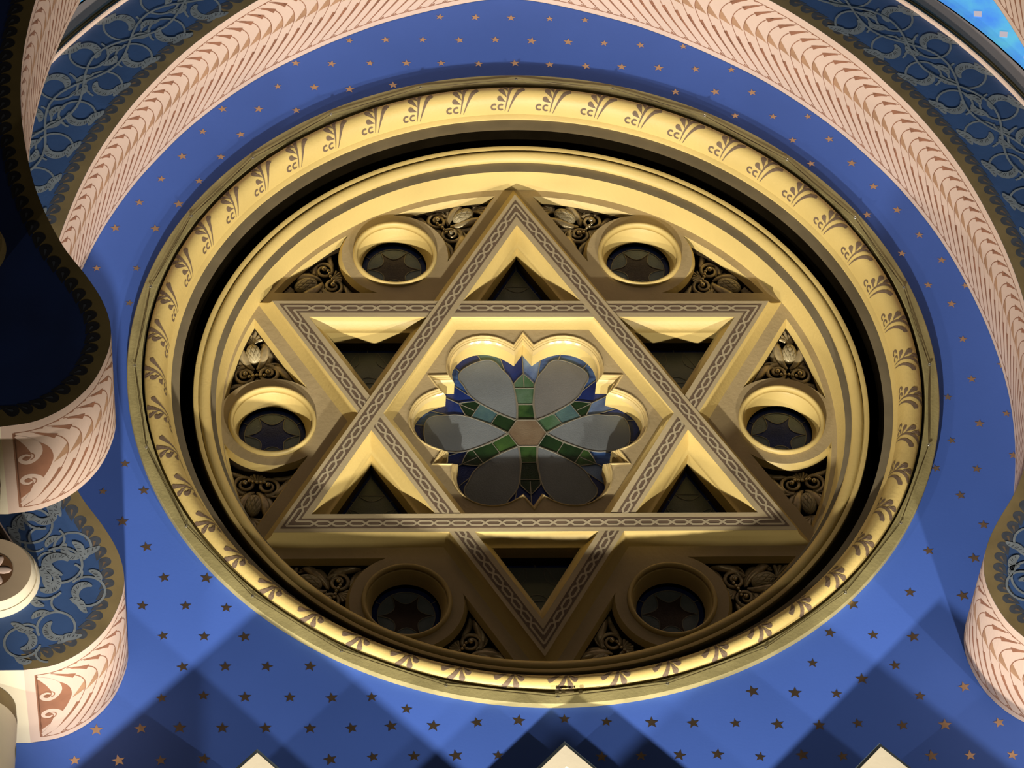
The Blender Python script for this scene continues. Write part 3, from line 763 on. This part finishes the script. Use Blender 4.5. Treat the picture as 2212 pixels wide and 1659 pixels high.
def scrolls(mb, y, mi, mh):
    cnt = [0]
    def mk():
        cnt[0] += 1; L = .0008+.0006*(cnt[0] % 3)
        return (lambda x, z: W(x, y-L, z)), (lambda x, z: W(x, y-L-.0001, z))
    s1, s2 = mk()
    out = []
    n = 94
    for i in range(n):
        th = radians(-38+256*i/(n-1))
        if i % 2 == 0: out.append((pol(1.905, th, (0, 0)),   .068))
        else: out.append((pol(1.775, th, (0, .0)), .064))
    for (c, r) in out:
        if min(hypot(c[0]-a_[0], c[1]-a_[1]) for a_ in ARC[::6]) < r+.045: continue
        rot = atan2(c[1], c[0])+(1.2 if hypot(*c) > 1.85 else -1.9); left = 1 if c[0] < 0 else -1
        s1, s2 = mk(); scroll(mb, c, r, rot if left > 0 else pi-(atan2(c[1], -c[0])+(1.2 if hypot(*c) > 1.85 else -1.9)), left, s1, s2, mi, mh)
    for sx in (-1, 1):
        for x, z, r, rt in [(1.52,-1.03,.058,.6),(1.47,-1.20,.056,-1.0),(1.60,-1.17,.060,2.2),(1.56,-1.335,.058,.2),(1.66,-1.39,.055,2.6),(1.62,-.90,.058,1.5),(1.72,-1.03,.056,3.3),(1.73,-.80,.058,.3),(1.74,-1.24,.056,1.0),(1.80,-.92,.05,2.0)]:
            s1, s2 = mk(); scroll(mb, (x*sx, z), r, rt if sx < 0 else pi-rt, -sx, s1, s2, mi, mh)
    # linking stems following the arch
    for rr, ph in ((1.84, 0), (1.84, pi)):
        P = [pol(rr+.045*sin(22*radians(a)+ph), radians(a)) for a in range(-20, 201, 1)]
        P = [p for p in P]
        s1, s2 = mk(); e_ = .0029 if ph else .0027; s3 = (lambda x, z, e_=e_: W(x, y-e_, z)); stroke2(mb, P, .0080, s3, mi)
OUT_R = 1.985
outer_rear = [pol(OUT_R, radians(a)) for a in [-33+(213+33)*i/90 for i in range(91)]]
outer_rear = [(2.6,-1.492)]+[(2.6,-1.08)]+outer_rear+[(-2.6,-1.08),(-2.6,-1.492)]
def make_arch(name, yf, yb, label, navy, bord, leaf, core, outer, pattern, feather_on=True):
    root = empty(name, W(0, yf, -1.492), label, 'arch')
    q = MB(); arch_face(q, yf, 0, 0, 0, outer); border(q, yf, .060, 1, 2, 3)
    if pattern: scrolls(q, yf, 4, 5)
    fo = q.build('face', [navy, bord, leaf, core, SCROLL, HATCH], root, recalc=False)
    q = MB(); N = 640
    A = []; B = []
    for i in range(N+1):
        p = arcp(LEN*i/N); A.append(W(p.x, yf, p.y)); B.append(W(p.x, yb-.001, p.y))
    q.grid([A, B], 0); feather(q, -1, yf, yb); feather(q, 1, yf, yb)
    so = q.build('soffit', [PINK, FEATH, FEATH2], root, recalc=False); tag(so, 'pale pink underside painted with brown feathers')
    # body: outer skin, back and the flat underside of each foot
    q = MB()
    q.grid([[W(x, yf, z) for x, z in outer], [W(x, yb, z) for x, z in outer]], 0)
    fill(q, [[(p.x, p.y) for p in [arcp(LEN*i/200) for i in range(201)]]+outer], yb, 0)
    for sx in (-1, 1):
        e = arcp(0) if sx < 0 else arcp(LEN); x0 = e.x
        q.add([W(x0, yf, e.y), W(x0, yb, e.y), W(2.6*sx, yb, e.y), W(2.6*sx, yf, e.y)], [(0, 1, 2, 3)], 0)
    q.build('body', CREAM, root, recalc=False)
    return root
rear = make_arch('rear_arch', -.615, YW-.001, 'horseshoe arch with blue scrollwork face and lit pink feathered underside against the starry wall', NAVY, OLIVEB, LEAFB, BROWN, outer_rear, True)
q = MB(); rs = [(1.985,-.612),(1.985,-.630),(1.990,-.633),(1.998,-.630),(2.001,-.622)]; revolve(q, rs, (0,0), 160, 0, radians(-33), radians(213)); tag(q.build('outer_bead', PINK, rear, smooth=50), 'thin pink bead edging')
q = MB(); revolve(q, [(2.001,-.622),(2.008,-.628),(2.012,-.616),(2.020,-.622),(2.026,-.612)], (0,0), 160, 0, radians(-33), radians(213)); q.build('outer_fillet', OLIVEB, rear, smooth=20)
outer_front = [(2.6,-1.492),(2.6,2.45),(-2.6,2.45),(-2.6,-1.492)]
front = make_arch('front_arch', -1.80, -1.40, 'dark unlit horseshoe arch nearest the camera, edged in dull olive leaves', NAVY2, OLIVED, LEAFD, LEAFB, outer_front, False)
# dull boss on the dark face of the front arch
bo = empty('wall_boss', W(-1.80,-1.80,-.86), 'dim olive round boss on the dark face of the nearest arch', 'boss')
q = MB(); revolve(q, [(0,-1.86),(.05,-1.858),(.075,-1.845),(.085,-1.84),(.10,-1.845),(.125,-1.83),(.135,-1.80)], (-1.80,-.84), 60); q.build('disc', OLIVED, bo, smooth=40)
# vault beyond the rear arch
q = MB(); revolve(q, [(2.026,-.612),(2.096,-.612)], (0,0), 160, 0, radians(-33), radians(213)); revolve(q, [(2.096,-.612),(2.096,-.30)], (0,0), 160, 0, radians(-33), radians(213)); tag(q.build('trim_1', GREYM, smooth=30), kind='structure')
q = MB(); revolve(q, [(2.096,-.55),(2.112,-.55),(2.112,-.60)], (0,0), 120, 0, radians(20), radians(160)); tag(q.build('trim_2', BLACK), kind='structure')
sk = empty('window_1', W(0,-.60,2.11), 'blue and teal lit stained glass beyond the arch', None); sk['kind'] = 'structure'
q = MB(); revolve(q, [(2.112,-.60),(2.60,-.60)], (0,0), 120, 0, radians(20), radians(160)); q.build('lit_glass', TEAL, sk)
q = MB()
for k in range(40):
    a = radians(22+136*k/39); r = 2.165
    P = [pol(r-.02, a), pol(r, a+.009), pol(r+.022, a), pol(r, a-.009)]
    poly2(q, P, lambda x, z: W(x, -.602, z), 0)
q.build('pale_lozenges', mat('lit_pale_glass', (.45,.40,.45), .4, emit=1, estr=.9), sk)

# ------------------------------------------------------------------ boss on the rear arch foot
rb = empty('medallion', W(-1.735,-.62,-1.29), 'round tan medallion with a pink rosette on the foot of the scrollwork arch', 'medallion')
mc = (-1.762,-1.155)
q = MB(); revolve(q, [(.146,-.615),(.145,-.628),(.139,-.640),(.135,-.638),(.132,-.648),(.126,-.664),(.122,-.668)], mc, 72); tag(q.build('rim', CREAM, rb, smooth=30), 'bevelled cream rim')
q = MB(); fill(q, [circ(.122, 72, mc)], -.668); q.build('plate', mat('tan_medallion_paint', (.48,.36,.24), .6, var=.12), rb)
q = MB(); fill(q, [circ(.066, 48, mc)], -.6695)
q.build('roundel', mat('chestnut_paint', (.16,.075,.03), .6, var=.2), rb)
for j in range(6):
    a = radians(60*j); q = MB(); ball(q, W(mc[0]+.036*cos(a), -.6695, mc[1]+.036*sin(a)), .026*S, .003*S, .014*S, M=Matrix.Rotation(-a, 3, 'Y')); q.build('petal', PINK, rb, smooth=80)

# ------------------------------------------------------------------ columns under the arch feet
def column(x, y, r, ztop, label):
    root = empty('column', W(x, y, -2.6), label, 'column', None)
    q = MB(); N = 48; rows = []
    for z in (-2.6, ztop-.09, ztop-.06): rows.append([W(x+r*cos(2*pi*i/N), y+r*sin(2*pi*i/N), z) for i in range(N)])
    q.grid(rows, 0, close=True)
    for row in range(3):
        for k in range(9):
            th = radians(-58+row*60); z = ztop-.16-k*.095
            def M(u, v, th=th, z=z): a = th+u/r; return W(x+(r+.001)*cos(a), y+(r+.001)*sin(a), z+v)
            pts = [(.026*cos(t)*.8-.018*sin(t)*.5, .018*sin(t)+.026*cos(t)*.45) for t in [2*pi*i/14 for i in range(14)]]
            poly2(q, pts, M, 1)
    q.build('shaft', [CREAM, SLATE], root, smooth=40)
    q = MB(); rows = []
    for rr, z in ((r, ztop-.06), (r*1.0, ztop-.045), (r*.97, ztop-.01), (r*.97, ztop)): rows.append([W(x+rr*cos(2*pi*i/N), y+rr*sin(2*pi*i/N), z) for i in range(N)])
    q.grid(rows, 0, close=True); tag(q.build('shaft_top_shade', OLIVEB, root, smooth=40), 'olive band for the shadow on the shaft top')  # olive colour stands for the shadow at the top of the shaft
    return root
column(-1.855, -.415, .175, -1.495, 'cream column with slate leaf spots beneath the foot of the scrollwork arch')
column(-1.835, -1.60, .175, -1.495, 'cream column with slate leaf spots beneath the foot of the dark nearest arch')

# ------------------------------------------------------------------ gables of the screen below
def gable(x, zt, yf, label):
    root = empty('gable', W(x, yf, -2.9), label, 'gable', 'pointed gables in a row below the round window')
    s = 1.05; hw = .600; zb = -2.9; yb = YW-.001  # unseen lower body extended and widened to shape the wall shadows
    def pen(d, low=0.): return [(x-hw+d*.7, zb+low), (x-hw+d*.7, zt-d-(hw-d*.7)*s), (x, zt-d), (x+hw-d*.7, zt-d-(hw-d*.7)*s), (x+hw-d*.7, zb+low)]
    q = MB(); fill(q, [pen(.022), pen(.10, .1)], yf-.010)
    walls(q, None, [(pen(.022), yf-.010), (pen(.022), yf)]); walls(q, None, [(pen(.10, .1), yf-.010), (pen(.112, .1), yf)])
    q.build('coping', CREAM, root)
    q = MB(); walls(q, None, [(pen(.022), yf), (pen(.0), yf+.002), (pen(.0), yb)]); tag(q.build('back_edge', BLUEG, root), 'blue grey edge strip')
    q = MB(); fill(q, [pen(.112, .1), pen(.155, .15)], yf); q.build('inner_band', OCHRE, root)
    q = MB(); fill(q, [pen(.155, .15)], yf+.012); walls(q, None, [(pen(.155, .15), yf), (pen(.155, .15), yf+.012)]); q.build('panel', GOLD, root)
    q = MB(); ball(q, W(x, yf+.006, zt-.21), .030*S, .012*S, .036*S); ball(q, W(x-.03, yf+.006, zt-.26), .026*S, .012*S, .030*S); ball(q, W(x+.03, yf+.006, zt-.26), .026*S, .012*S, .030*S)
    q.build('relief', GOLD, root, smooth=60)
GZ = (-1.678,-1.572,-1.678)
gable(-.945, GZ[0], -.456, 'cream gable tip at the bottom edge, the left one of three')
gable(.012, GZ[1], -.320, 'cream gable tip at the bottom edge, the middle one of three')
gable(.975, GZ[2], -.456, 'cream gable tip at the bottom edge, the right one of three')

# ------------------------------------------------------------------ light and camera
def lamp(name, p, power, rad, col=(1, .93, .80), typ='POINT', aim=None, spot=60):
    l = bpy.data.lights.new(name, typ); l.energy = power; l.color = col; l.shadow_soft_size = rad
    o = bpy.data.objects.new(name, l); COL.objects.link(o); o.location = W(*p)
    if typ == 'SPOT': l.spot_size = radians(spot); l.spot_blend = .5
    if aim: o.rotation_euler = (W(*aim)-W(*p)).to_track_quat('-Z', 'Y').to_euler()
    return o
lamp('key_uplight', (-1.1,-2.10,-6.5), 4900, .09, typ='SPOT', aim=(.1,-.25,.35), spot=38)
lamp('right_uplight', (2.2,-2.15,-6.8), 2600, .12, typ='SPOT', aim=(.2,-.25,.2), spot=40)
lamp('far_right_uplight', (5.0,-2.3,-6.6), 1500, .12, typ='SPOT', aim=(.2,-.25,.2), spot=40)
lamp('far_left_uplight', (-5.0,-2.3,-6.6), 1500, .12, typ='SPOT', aim=(-.3,-.25,-.1), spot=34)
f = lamp('front_fill', (1.5,-9.,-1.5), 130, 1.2, (1, .86, .66))  # soft fill added from the front for the general hall light
wd = bpy.data.worlds.new('World'); bpy.context.scene.world = wd; wd.use_nodes = True
wd.node_tree.nodes['Background'].inputs[0].default_value = (.95, .75, .5, 1); wd.node_tree.nodes['Background'].inputs[1].default_value = .010

CAM = [7373.0, -0.09470538874212875, 0.6832772347524859, 0.06139551314934058, -0.9319639638453295, -9.247815219485922, -7.431941791308353]
cd = bpy.data.cameras.new('camera'); co = bpy.data.objects.new('camera', cd); COL.objects.link(co)
_, a, b, c, x0, y0, z0 = CAM
Rz = Matrix.Rotation(a, 3, 'Z'); Rx = Matrix.Rotation(b, 3, 'X'); base = Rz @ Rx      # columns: right, forward, up
Rr = Matrix(((cos(c), 0, sin(c)), (0, 1, 0), (-sin(c), 0, cos(c)))); B = base @ Rr
M = Matrix((B.col[0], B.col[2], -B.col[1])).transposed()
co.matrix_world = Matrix.Translation(W(x0, y0, z0)) @ M.to_4x4()
cd.sensor_width = 36; cd.lens = 36*7373/2212; cd.clip_end = 200; cd.clip_start = .1
sc = bpy.context.scene; sc.camera = co
vs_ = sc.view_settings; vs_.view_transform = 'Standard'; vs_.look = 'None'; vs_.gamma = 1; vs_.use_curve_mapping = False; vs_.exposure = 0.
sc.cycles.max_bounces = 6; sc.cycles.diffuse_bounces = 1; sc.cycles.glossy_bounces = 3; sc.cycles.sample_clamp_indirect = 4
for o in bpy.data.objects:
    if '_w' in o.keys(): del o['_w']
